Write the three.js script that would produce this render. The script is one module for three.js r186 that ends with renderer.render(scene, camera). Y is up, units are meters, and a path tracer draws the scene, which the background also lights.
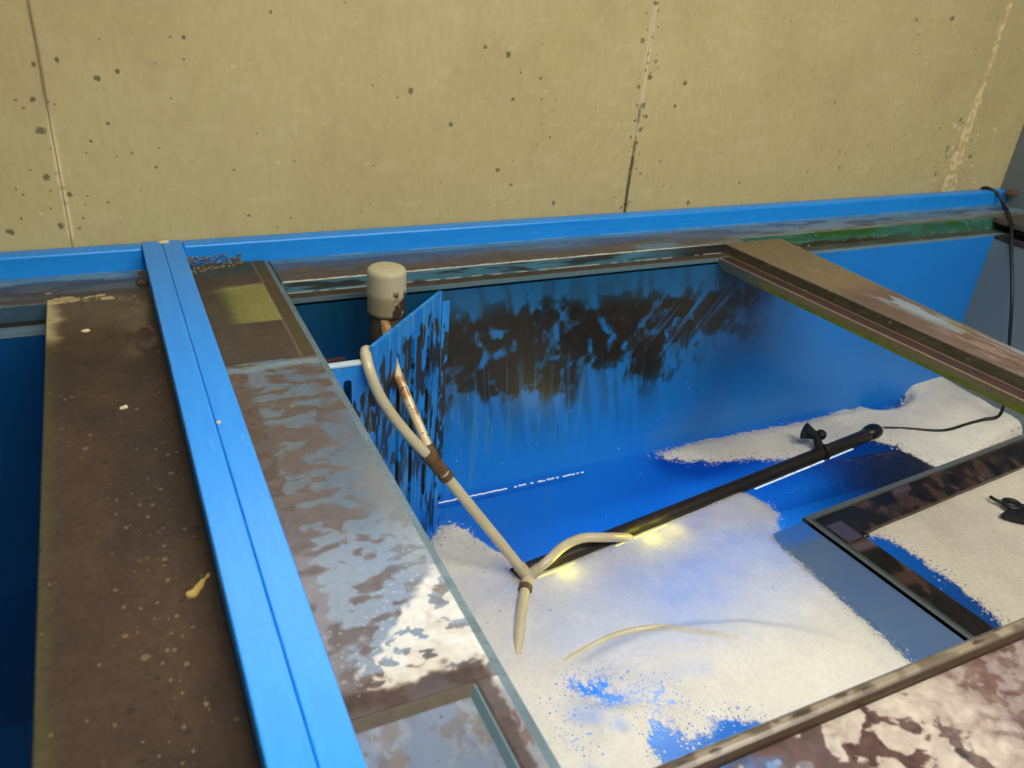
import * as THREE from 'three';
import { RoundedBoxGeometry } from 'three/addons/geometries/RoundedBoxGeometry.js';
import { mergeGeometries } from 'three/addons/utils/BufferGeometryUtils.js';
import { RectAreaLightUniformsLib } from 'three/addons/lights/RectAreaLightUniformsLib.js';

// ------------------------------------------------------------------ camera, light, exposure
const scene = new THREE.Scene();
const renderer = new THREE.WebGLRenderer();
renderer.toneMapping = THREE.LinearToneMapping;
renderer.toneMappingExposure = 1.25;
renderer.shadowMap.enabled = true;
RectAreaLightUniformsLib.init();

const camera = new THREE.PerspectiveCamera(50.41, 1024 / 768, 0.05, 40);
camera.position.set(0, 0.6, 0);                         // y = 0 is the top of the tank lips
{
  const m = new THREE.Matrix4().makeBasis(
    new THREE.Vector3(0.89907515, 0.08146615, 0.4301478),
    new THREE.Vector3(0.14096053, 0.87634302, -0.46060075),
    new THREE.Vector3(-0.41448039, 0.47474855, 0.77641472));
  camera.quaternion.setFromRotationMatrix(m);
}
camera.focus = 1.75; camera.userData.fStop = 7;

scene.background = new THREE.Color().setRGB(3.3, 3.75, 4.4);   // bright overcast daylight outside the high window

const CEILING_LAMPS = [[0.35, 0.55], [1.75, 0.55]];
const CEILING_LAMP_L = 27, CEILING_LAMP_COLOR = new THREE.Color().setRGB(1.0, 0.95, 0.86);
const UV_LAMP_L = 48;

// ------------------------------------------------------------------ helpers
const YF = -0.045;              // flange level
const YW = -0.65;               // water level
const clamp = (v, a = 0, b = 1) => Math.min(b, Math.max(a, v));
const smooth = (a, b, v) => { const t = clamp((v - a) / (b - a)); return t * t * (3 - 2 * t); };
const lerp = (a, b, t) => a + (b - a) * t;
const mix = (c, d, t) => [lerp(c[0], d[0], t), lerp(c[1], d[1], t), lerp(c[2], d[2], t)];
function hash(x, y, s) {
  let h = Math.imul(x, 374761393) ^ Math.imul(y, 668265263) ^ Math.imul(s, 2246822519);
  h = Math.imul(h ^ (h >>> 13), 1274126177); h ^= h >>> 16;
  return (h >>> 0) / 4294967296;
}
function vn(x, y, s = 0) {
  const xi = Math.floor(x), yi = Math.floor(y), fx = x - xi, fy = y - yi;
  const u = fx * fx * (3 - 2 * fx), v = fy * fy * (3 - 2 * fy);
  return lerp(lerp(hash(xi, yi, s), hash(xi + 1, yi, s), u), lerp(hash(xi, yi + 1, s), hash(xi + 1, yi + 1, s), u), v);
}
function fbm(x, y, s = 0, oct = 4) {
  let a = 0.5, r = 0, n = 0;
  for (let i = 0; i < oct; i++) { r += a * vn(x, y, s + i * 17); n += a; x *= 2.03; y *= 2.03; a *= 0.5; }
  return r / n;
}
// the same, pulled about by itself: ragged, wiped or dried-on dirt
function wfbm(x, y, s = 0, k = 1.1, oct = 5) {
  const a = fbm(x * 0.9 + 5, y * 0.9, s + 211, 3) - 0.5, b = fbm(x * 0.9, y * 0.9 + 9, s + 307, 3) - 0.5;
  return fbm(x + k * 2 * a, y + k * 2 * b, s, oct);
}
// cellular specks: 0..1, 1 in the middle of a speck
function specks(x, y, s, density, rmin, rmax) {
  const xi = Math.floor(x), yi = Math.floor(y); let best = 0;
  for (let j = -1; j <= 1; j++) for (let i = -1; i <= 1; i++) {
    const cx = xi + i, cy = yi + j;
    if (hash(cx, cy, s) > density) continue;
    const px = cx + hash(cx, cy, s + 1), py = cy + hash(cx, cy, s + 2);
    const r = lerp(rmin, rmax, hash(cx, cy, s + 3) ** 3);
    const d = Math.hypot((x - px) * lerp(0.7, 1.4, hash(cx, cy, s + 4)), y - py) / r;
    best = Math.max(best, smooth(1.1, 0.7, d + 0.5 * (vn(x / rmin, y / rmin, s + 5) - 0.5)));
  }
  return best;
}
let rs = 12345;
const rnd = () => { rs = (Math.imul(rs, 1664525) + 1013904223) >>> 0; return rs / 4294967296; };
function tex(w, h, fn, srgb = true) {
  const d = new Uint8Array(w * h * 4);
  for (let y = 0; y < h; y++) for (let x = 0; x < w; x++) {
    const c = fn((x + 0.5) / w, (y + 0.5) / h), o = (y * w + x) * 4;
    d[o] = clamp(c[0], 0, 255); d[o + 1] = clamp(c[1], 0, 255); d[o + 2] = clamp(c[2], 0, 255); d[o + 3] = 255;
  }
  const t = new THREE.DataTexture(d, w, h, THREE.RGBAFormat);
  t.magFilter = THREE.LinearFilter; t.minFilter = THREE.LinearFilter;
  t.wrapS = t.wrapT = THREE.ClampToEdgeWrapping;
  if (srgb) t.colorSpace = THREE.SRGBColorSpace;
  t.needsUpdate = true;
  return t;
}
const grey = (v) => [v * 255, v * 255, v * 255];
const mat = (o) => new THREE.MeshStandardMaterial(o);
const phys = (o) => new THREE.MeshPhysicalMaterial(o);

const names = new Map();
function numbered(n) { const k = names.get(n) || 0; names.set(n, k + 1); return k ? `${n}_${String(k).padStart(3, '0')}` : n; }
function thing(name, label, category, pos = [0, 0, 0], extra = {}) {
  const o = new THREE.Group(); o.name = numbered(name); o.position.set(...pos);
  o.userData = { label, category, ...extra }; scene.add(o); return o;
}
function structure(name, pos = [0, 0, 0]) {
  const o = new THREE.Group(); o.name = name; o.position.set(...pos); o.userData = { kind: 'structure' }; scene.add(o); return o;
}
function add(name, geo, m, parent = scene, data) {        // geo is in world coordinates; parent's place is taken off
  const p = new THREE.Vector3(); for (let q = parent; q && q !== scene; q = q.parent) p.add(q.position);
  geo.translate(-p.x, -p.y, -p.z);
  const o = new THREE.Mesh(geo, m); o.name = parent === scene ? numbered(name) : name;
  o.castShadow = o.receiveShadow = true;
  if (data) o.userData = data;
  parent.add(o); return o;
}
function box(x0, x1, y0, y1, z0, z1, r = 0) {
  const g = r ? new RoundedBoxGeometry(x1 - x0, y1 - y0, z1 - z0, 3, r) : new THREE.BoxGeometry(x1 - x0, y1 - y0, z1 - z0);
  return g.translate((x0 + x1) / 2, (y0 + y1) / 2, (z0 + z1) / 2);
}
// sweeps a closed outline: at(i, t) gives the world point of outline corner i at t in 0..1. u = t, v = length along the outline / its total
function sweep(n, at, segs = 1) {
  const pos = [], uv = [], idx = [];
  const per = [0];
  for (let i = 0; i < n; i++) { const a = at(i, 0), b = at((i + 1) % n, 0); per.push(per[i] + Math.hypot(a[0] - b[0], a[1] - b[1], a[2] - b[2])); }
  for (let i = 0; i < n; i++) for (let s = 0; s < segs; s++) {
    const k = pos.length / 3, t0 = s / segs, t1 = (s + 1) / segs;
    for (const [j, t, v] of [[i, t0, per[i]], [i, t1, per[i]], [(i + 1) % n, t1, per[i + 1]], [(i + 1) % n, t0, per[i + 1]]]) { pos.push(...at(j, t)); uv.push(t, v / per[n]); }
    idx.push(k, k + 1, k + 2, k, k + 2, k + 3);
  }
  for (const t of [0, 1]) {
    const k = pos.length / 3, pts = [];
    for (let i = 0; i < n; i++) { pos.push(...at(i, t)); uv.push(t, 0); }
    const a = at(0, t), b = at(1, t), c = at(2, t);
    // project on the two axes that vary most
    const ax = [0, 1, 2].filter((q) => q !== [0, 1, 2].reduce((m, q2) => {
      const r = (z) => { let lo = 1e9, hi = -1e9; for (let i = 0; i < n; i++) { lo = Math.min(lo, at(i, t)[z]); hi = Math.max(hi, at(i, t)[z]); } return hi - lo; };
      return r(q2) < r(m) ? q2 : m; }, 0));
    for (let i = 0; i < n; i++) pts.push(new THREE.Vector2(at(i, t)[ax[0]], at(i, t)[ax[1]]));
    for (const f of THREE.ShapeUtils.triangulateShape(pts, [])) idx.push(k + f[0], k + f[1], k + f[2]);
  }
  const g = new THREE.BufferGeometry();
  g.setAttribute('position', new THREE.Float32BufferAttribute(pos, 3));
  g.setAttribute('uv', new THREE.Float32BufferAttribute(uv, 2));
  g.setIndex(idx);
  // make the outside face out: signed volume
  let vol = 0; const A = new THREE.Vector3(), B = new THREE.Vector3(), C = new THREE.Vector3();
  for (let i = 0; i < n * segs * 6; i += 3) {
    A.fromArray(pos, idx[i] * 3); B.fromArray(pos, idx[i + 1] * 3); C.fromArray(pos, idx[i + 2] * 3); vol += A.dot(B.cross(C));
  }
  if (vol < 0) { for (let i = 0; i < idx.length; i += 3) { const q = idx[i + 1]; idx[i + 1] = idx[i + 2]; idx[i + 2] = q; } g.setIndex(idx); }
  g.computeVertexNormals();
  return g;
}
function tube(points, r, segs = 60, sides = 12, closed = false) {
  const c = new THREE.CatmullRomCurve3(points.map((p) => new THREE.Vector3(...p)), closed, 'centripetal');
  const g = new THREE.TubeGeometry(c, segs, r, sides, closed);
  return g;
}
function capped(points, r, segs, sides) {                 // tube with round ends
  const a = new THREE.SphereGeometry(r, sides, 8).translate(...points[0]), b = new THREE.SphereGeometry(r, sides, 8).translate(...points[points.length - 1]);
  return mergeGeometries([tube(points, r, segs, sides), a, b]);
}
function cylBetween(a, b, r0, r1 = r0, sides = 20) {
  const A = new THREE.Vector3(...a), B = new THREE.Vector3(...b), d = B.clone().sub(A);
  const g = new THREE.CylinderGeometry(r1, r0, d.length(), sides, 1);
  g.applyQuaternion(new THREE.Quaternion().setFromUnitVectors(new THREE.Vector3(0, 1, 0), d.clone().normalize()));
  return g.translate((A.x + B.x) / 2, (A.y + B.y) / 2, (A.z + B.z) / 2);
}
function planarUV(g, fu, fv) {                            // uv from world place, in metres or fractions
  const p = g.attributes.position, uv = new Float32Array(p.count * 2);
  for (let i = 0; i < p.count; i++) { uv[i * 2] = fu(p.getX(i), p.getY(i), p.getZ(i)); uv[i * 2 + 1] = fv(p.getX(i), p.getY(i), p.getZ(i)); }
  g.setAttribute('uv', new THREE.BufferAttribute(uv, 2)); return g;
}

// ------------------------------------------------------------------ the room
const XR = 2.765, XL = -2.3, ZB = -1.765, ZF = 2.6, YG = -1.12, YC = 2.1;
const JOINTS = [-0.075, 1.231, 2.49];
const wallTex = (() => {
  const X0 = -0.4, X1 = XR, Y0 = -0.1, Y1 = 0.7;
  const jx = (i, y) => JOINTS[i] + 0.006 * (fbm(y * 12, i * 9, 71) - 0.5);
  return { X0, X1, Y0, Y1, map: tex(2048, 600, (u, v) => {
    const x = lerp(X0, X1, u), y = lerp(Y0, Y1, v);
    let c = [188, 173, 122];
    const big = fbm(x * 1.6, y * 1.6, 3), mid = fbm(x * 9, y * 6, 5), fine = fbm(x * 120, y * 50, 9, 3);
    c = mix(c, [198, 185, 134], smooth(0.4, 0.65, big) * 0.6);
    c = mix(c, [176, 154, 112], smooth(0.5, 0.8, mid) * 0.3);
    const f = (fine - 0.5) * 13; c = [c[0] + f, c[1] + f, c[2] + f * 0.8];
    // sparse bug holes and pale specks, thicker near the joints
    const nearJ = Math.max(...JOINTS.map((_, i) => Math.exp(-(((x - jx(i, y)) / (i === 0 ? 0.075 : 0.03)) ** 2))));
    const hole = specks(x * 26, y * 26, 21, 0.038, 0.045, 0.1);
    c = mix(c, [98, 88, 62], hole * 0.85);
    const hole2 = specks(x * 55 + 3, y * 55, 27, 0.018 + 0.28 * Math.exp(-(((x - jx(0, y)) / 0.08) ** 2)) * smooth(0.42, 0.1, y) * smooth(0.0, 0.06, y), 0.1, 0.44);
    c = mix(c, [104, 92, 66], hole2 * 0.8);
    const pale = specks(x * 30 + 9, y * 45, 33, 0.07, 0.06, 0.17);
    c = mix(c, [218, 208, 165], pale * 0.55);
    // faint smears
    c = mix(c, [205, 192, 150], 0.25 * smooth(0.62, 0.75, fbm(x * 14, y * 40, 44)));
    // joint 2: white filler above, dark crack below
    const d1 = Math.abs(x - jx(1, y)), crk = smooth(0.3, 0.1, y + 0.12 * (vn(y * 60, 3, 4) - 0.5));
    c = mix(c, [222, 210, 172], smooth(0.006, 0.003, d1) * (1 - crk) * smooth(0.25, 0.4, vn(y * 90, 2, 8)) * 0.85);
    c = mix(c, [84, 74, 52], smooth(0.007, 0.0025, d1) * crk * 0.8);
    c = mix(c, [110, 97, 66], specks(x * 50, y * 50, 61, 0.5 * Math.exp(-((d1 / 0.02) ** 2)), 0.15, 0.4) * 0.7);
    // joint 1: fine dark line above, pale filler lower down
    const d0 = Math.abs(x - jx(0, y));
    c = mix(c, [120, 106, 74], smooth(0.005, 0.002, d0) * smooth(0.22, 0.3, y) * 0.45);
    c = mix(c, [222, 206, 160], smooth(0.009, 0.003, d0) * smooth(0.28, 0.18, y) * smooth(0.35, 0.5, vn(y * 70, 1, 15)) * 0.9);
    // joint 3: rough pitted zone beside the pale plaster
    const d2 = x - JOINTS[2], zone = smooth(0.11, 0.02, Math.abs(d2 + 0.01)) * smooth(0.32, 0.08, y);
    c = mix(c, [120, 104, 74], specks(x * 60, y * 60, 81, 0.45 * zone, 0.15, 0.5) * 0.8);
    c = mix(c, [226, 214, 174], specks(x * 45, y * 60, 91, 0.35 * smooth(0.16, 0.02, Math.abs(d2)) * smooth(0.4, 0.05, y), 0.12, 0.4) * 0.7);
    return c;
  }) };
})();
const concrete = mat({ map: wallTex.map, roughness: 0.92, bumpMap: wallTex.map, bumpScale: 0.0015 });
const wallUV = (g) => planarUV(g, (x) => (x - wallTex.X0) / (wallTex.X1 - wallTex.X0), (x, y) => (y - wallTex.Y0) / (wallTex.Y1 - wallTex.Y0));
const plainWall = mat({ color: 0xb5ab86, roughness: 0.95 });
const WIN = { x0: -0.1, x1: 2.3, y0: 0.8, y1: 1.85 };
{
  const w = structure('wall_back', [0.2, YG, ZB]);
  add('wall_core', mergeGeometries([
    box(XL - 0.2, XR + 0.2, YG, WIN.y0 - 0.05, ZB - 0.2, ZB - 0.0035), box(XL - 0.2, XR + 0.2, WIN.y0 - 0.05, WIN.y0, ZB - 0.2, ZB - 0.026), box(XL - 0.2, XR + 0.2, WIN.y1, YC, ZB - 0.2, ZB - 0.026),
    box(XL - 0.2, WIN.x0, WIN.y0, WIN.y1, ZB - 0.2, ZB - 0.026), box(WIN.x1, XR + 0.2, WIN.y0, WIN.y1, ZB - 0.2, ZB - 0.026)]), mat({ color: 0xb39f6c, roughness: 1 }), w);
  const xs = [XL, ...JOINTS, XR];
  for (let i = 0; i < 4; i++) {
    const a = xs[i] + (i ? 0.0007 : 0), b = xs[i + 1] - (i < 3 ? 0.0007 : 0);
    add('wall_panel', wallUV(box(a, b, YG + 0.001, WIN.y0 - 0.05, ZB - 0.003, ZB, 0.0006)), concrete, w);
  }
  const o = 0.001;
  add('upper_wall', mergeGeometries([box(XL, WIN.x0 - o, WIN.y0 - 0.05 + o, WIN.y1, ZB - 0.025, ZB), box(WIN.x1 + o, XR, WIN.y0 - 0.05 + o, WIN.y1, ZB - 0.025, ZB),
    box(XL, XR, WIN.y1 + o, YC - o, ZB - 0.025, ZB), box(WIN.x0, WIN.x1, WIN.y0 - 0.05 + o, WIN.y0 - o, ZB - 0.025, ZB)]), plainWall, w);
  // pale plaster smeared over the third joint
  const L = [], R = [];
  for (let i = 0; i <= 60; i++) {
    const y = -0.02 + i * 0.0115, wd = lerp(0.026, 0.009, smooth(0, 0.38, y)) * (0.85 + 0.6 * (vn(i * 0.45, 3, 5) - 0.4));
    const cx = JOINTS[2] + 0.003 + 0.012 * (fbm(i * 0.12, 2, 6) - 0.5);
    L.push([cx - wd, y]); R.push([cx + wd * (0.8 + 0.4 * vn(i * 0.5, 8, 7)), y]);
  }
  const sh = new THREE.Shape([...L, ...R.reverse()].map((p) => new THREE.Vector2(...p)));
  const pg = new THREE.ExtrudeGeometry(sh, { depth: 0.002, bevelEnabled: true, bevelSize: 0.0015, bevelThickness: 0.001, bevelSegments: 1 }).translate(0, 0, ZB);
  planarUV(pg, (x) => (x - 2.4) / 0.18, (x, y) => (y + 0.03) / 0.75);
  const pt = tex(128, 512, (u, v) => {
    let c = mix([196, 176, 122], [222, 206, 158], smooth(0.35, 0.65, fbm(u * 12, v * 50, 13)));
    return mix(c, [150, 128, 88], specks(u * 12, v * 50, 14, 0.3 * smooth(0.45, 0.1, v), 0.15, 0.5) * 0.8);
  });
  add('plaster_streak', pg, mat({ map: pt, roughness: 1, bumpMap: pt, bumpScale: 0.002 }), w);

  const win = structure('window_1', [1.1, WIN.y0, ZB - 0.1]);
  const fm = mat({ color: 0xd8dade, roughness: 0.5 });
  for (const [a, b, c, d] of [[WIN.x0, WIN.x1, WIN.y0, WIN.y0 + 0.05], [WIN.x0, WIN.x1, WIN.y1 - 0.05, WIN.y1], [WIN.x0, WIN.x0 + 0.05, WIN.y0 + 0.05, WIN.y1 - 0.05], [WIN.x1 - 0.05, WIN.x1, WIN.y0 + 0.05, WIN.y1 - 0.05]])
    add('window_frame', box(a, b, c, d, ZB - 0.12, ZB - 0.07), fm, win);
  add('window_pane', box(WIN.x0 + 0.05, WIN.x1 - 0.05, WIN.y0 + 0.05, WIN.y1 - 0.05, ZB - 0.1, ZB - 0.095), phys({ color: 0xffffff, transmission: 1, thickness: 0, roughness: 0.02 }), win);
}
add('wall_right', box(XR, XR + 0.2, YG, YC, ZB + 0.001, ZF), mat({ color: 0x6b7578, roughness: 0.55 }), scene, { kind: 'structure' });
add('wall_left', box(XL - 0.2, XL, YG, YC, ZB + 0.001, ZF), plainWall, scene, { kind: 'structure' });
add('wall_front', box(XL - 0.2, XR + 0.2, YG, YC, ZF + 0.001, ZF + 0.2), mat({ color: 0xc9c6bb, roughness: 0.95 }), scene, { kind: 'structure' });
add('floor', box(XL - 0.2, XR + 0.2, YG - 0.15, YG - 0.001, ZB - 0.2, ZF + 0.2), mat({ color: 0x77746c, roughness: 0.9 }), scene, { kind: 'structure' });
add('ceiling', box(XL - 0.2, XR + 0.2, YC + 0.001, YC + 0.15, ZB - 0.2, ZF + 0.2), mat({ color: 0xdedede, roughness: 0.95 }), scene, { kind: 'structure' });
CEILING_LAMPS.forEach(([x, z], i) => {
  const t = thing('ceiling_light', i ? 'right hand ceiling light panel over the walkway beside the tanks' : 'left hand ceiling light panel over the walkway beside the tanks', 'ceiling light', [x, YC, z]);
  add('light_housing', box(x - 0.62, x + 0.62, YC - 0.06, YC, z - 0.22, z + 0.22, 0.01), mat({ color: 0xe6e6e6, roughness: 0.5 }), t);
  add('light_diffuser', box(x - 0.6, x + 0.6, YC - 0.066, YC - 0.0605, z - 0.2, z + 0.2), mat({ color: 0xffffff, emissive: CEILING_LAMP_COLOR, emissiveIntensity: 2, roughness: 0.6 }), t);
  const l = new THREE.RectAreaLight(CEILING_LAMP_COLOR, CEILING_LAMP_L, 1.2, 0.4);
  l.position.set(0, -0.07, 0); l.rotation.x = -Math.PI / 2; t.add(l);
});

// ------------------------------------------------------------------ tank plastics
const BLUE = [6, 118, 214];
const bluePlastic = phys({ color: new THREE.Color(0x0a7ad6), roughness: 0.34, clearcoat: 0.25, clearcoatRoughness: 0.25 });
const lipTex = tex(512, 128, (u, v) => {
  let c = mix([8, 134, 228], [28, 148, 234], fbm(u * 60, v * 9, 2));
  c = mix(c, [120, 178, 226], specks(u * 90, v * 8, 5, 0.1, 0.06, 0.3) * 0.5);
  return c;
});
const lipBlue = phys({ map: lipTex, roughness: 0.38, clearcoat: 0.3, clearcoatRoughness: 0.3 });
const innerBlue = mat({ color: new THREE.Color().setRGB(0.012, 0.22, 0.66), roughness: 0.35 });

// ---- dirty rim, as bands along a swept outline
const RX0 = 0.297, RX1 = 2.545;
function rimTexture(seed, lengthM, bands, paint) {        // bands: cumulative outline metres; paint(x metres, v metres) -> colour
  return tex(2048, 256, (u, v) => paint(u * lengthM, v, seed));
}
function buildRim(parent, name, x0, x1, edgeZ, depth, ledgeZ, paintTop, paintRiser, paintLedge, rough) {
  const P = [[-1.722, YF], [edgeZ - 0.002, YF], [edgeZ, YF - 0.002], [edgeZ, YF - depth], [ledgeZ, YF - depth], [ledgeZ, YF - depth - 0.01], [-1.722, YF - depth - 0.01]];
  const per = [0]; for (let i = 0; i < P.length; i++) { const a = P[i], b = P[(i + 1) % P.length]; per.push(per[i] + Math.hypot(a[0] - b[0], a[1] - b[1])); }
  const tot = per[P.length], L = x1 - x0;
  const m = tex(1024, 512, (u, v) => {
    const x = x0 + u * L, d = v * tot;
    if (d < per[2]) return paintTop(x, P[0][0] + d, per[2] - d);
    if (d < per[3]) return paintRiser(x, (d - per[2]) / (per[3] - per[2]));
    if (d < per[5]) return paintLedge(x, (d - per[3]) / (per[4] - per[3]));
    return [20, 60, 90];
  });
  const rm = tex(1024, 128, (u, v) => { const x = x0 + u * L, d = v * tot; return grey(d < per[2] ? rough(x, P[0][0] + d) : 0.6); }, false);
  const g = sweep(P.length, (i, t) => [lerp(x0, x1, t), P[i][1], P[i][0]]);
  return add(name, g, mat({ map: m, roughnessMap: rm, roughness: 1, bumpMap: m, bumpScale: 0.0006 }), parent);
}
const topBack = (x, z, toEdge) => {                       // grime over slate plastic on the back flange
  const n = fbm(x * 5, z * 26, 101), n2 = fbm(x * 14, z * 60, 111), f = fbm(x * 90, z * 140, 121, 3);
  let c = mix([72, 86, 110], [84, 72, 58], smooth(0.42, 0.58, n * 0.4 + n2 * 0.3 + 0.3 * smooth(-1.69, -1.6, z)));
  c = mix(c, [94, 86, 70], smooth(0.55, 0.72, n2) * 0.6);
  c = mix(c, [72, 128, 164], smooth(-1.685, -1.7, z + 0.02 * (n - 0.5)) * 0.9);
  c = mix(c, [150, 172, 186], smooth(0.005, 0.002, Math.abs(z + 1.7165)) * 0.7 * smooth(0.3, 0.5, vn(x * 25, 4, 6)));          // wiped strip along the foot of the lip
  c = mix(c, [110, 140, 156], smooth(1.0, 1.9, x) * smooth(0.4, 0.6, n2) * 0.85);
  c = mix(c, [112, 104, 74], smooth(1.2, 2.2, x) * smooth(0.03, 0.0, toEdge) * 0.6);
  c = mix(c, [88, 122, 140], smooth(0.63, 0.7, fbm(x * 4 + 3, z * 18, 131)) * smooth(0.5, 1.2, x) * 0.8);
  c = mix(c, [194, 186, 160], smooth(0.007, 0.002, toEdge + 0.004 * (vn(x * 120, 1, 3) - 0.4)) * smooth(1.5, 1.2, x) * 0.9);  // pale salt line that also paints the edge highlight
  const k = (f - 0.5) * 22; return [c[0] + k, c[1] + k, c[2] + k];
};
const riserTeal = (x, t) => {
  let c = mix([54, 96, 112], [78, 128, 146], fbm(x * 20, t * 2, 141));
  c = mix(c, [40, 34, 28], smooth(0.55, 0.7, fbm(x * 12, t * 3, 151)) * 0.8);
  c = mix(c, [36, 28, 22], smooth(1.15, 1.4, x) * 0.85);
  return mix(c, [176, 182, 172], smooth(0.84, 0.93, t) * 0.8 * smooth(0.25, 0.5, vn(x * 60, 3, 9)));  // lower edge: pale deposit and painted highlight in one line
};
const ledgeBrown = (x, t) => {
  let c = mix([52, 40, 26], [84, 66, 42], fbm(x * 50, t * 4, 161));
  c = mix(c, [132, 104, 64], specks(x * 120, t * 5, 163, 0.25, 0.15, 0.4) * 0.6);
  return t > 0.78 ? mix(c, [92, 132, 150], smooth(0.78, 0.9, t) * 0.7) : c;
};

// ------------------------------------------------------------------ right hand tank
const TANKR = thing('fish_tank', 'large blue plastic tank on the right, foam covered water and a cross beam over it', 'tank', [1.4, YG, -0.85]);
const ZI = -1.56;                                          // face of the inner back wall
add('back_lip', planarUV(box(0.126, XR - 0.015, -0.06, 0, -1.757, -1.72, 0.007), (x) => (x + 2) / 5, (x, y) => (y + 0.06) / 0.06), lipBlue, TANKR);
add('side_lip', planarUV(box(0.0892, 0.126, -0.06, 0, -1.757, 0.35, 0.0025), (x, y, z) => (z + 2) / 3, (x) => (x - 0.08) / 0.05), lipBlue, TANKR);
buildRim(TANKR, 'back_flange', RX0, 1.5, -1.586, 0.027, -1.556, topBack, riserTeal, ledgeBrown, (x, z) => 0.35 + 0.4 * fbm(x * 8, z * 20, 171));
buildRim(TANKR, 'back_flange', 1.5005, XR - 0.015, -1.612, 0.042, -1.562, topBack,
  (x, t) => {
    let c = mix([40, 84, 64], [72, 132, 124], fbm(x * 26, t * 3, 181));
    c = mix(c, [44, 92, 24], smooth(0.45, 0.6, fbm(x * 9, t * 2, 183)) * smooth(0.75, 0.2, t));
    c = mix(c, [58, 46, 24], smooth(0.6, 0.85, t + 0.2 * (vn(x * 30, 2, 4) - 0.5)) * smooth(2.3, 1.9, x));
    return mix(c, [206, 208, 170], specks(x * 60, t * 4, 185, 0.2, 0.1, 0.22) * 0.9);
  },
  (x, t) => mix(mix([60, 52, 36], [86, 100, 92], fbm(x * 40, t * 3, 191)), [104, 142, 160], smooth(0.6, 0.8, t) * 0.8), () => 0.5);

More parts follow.
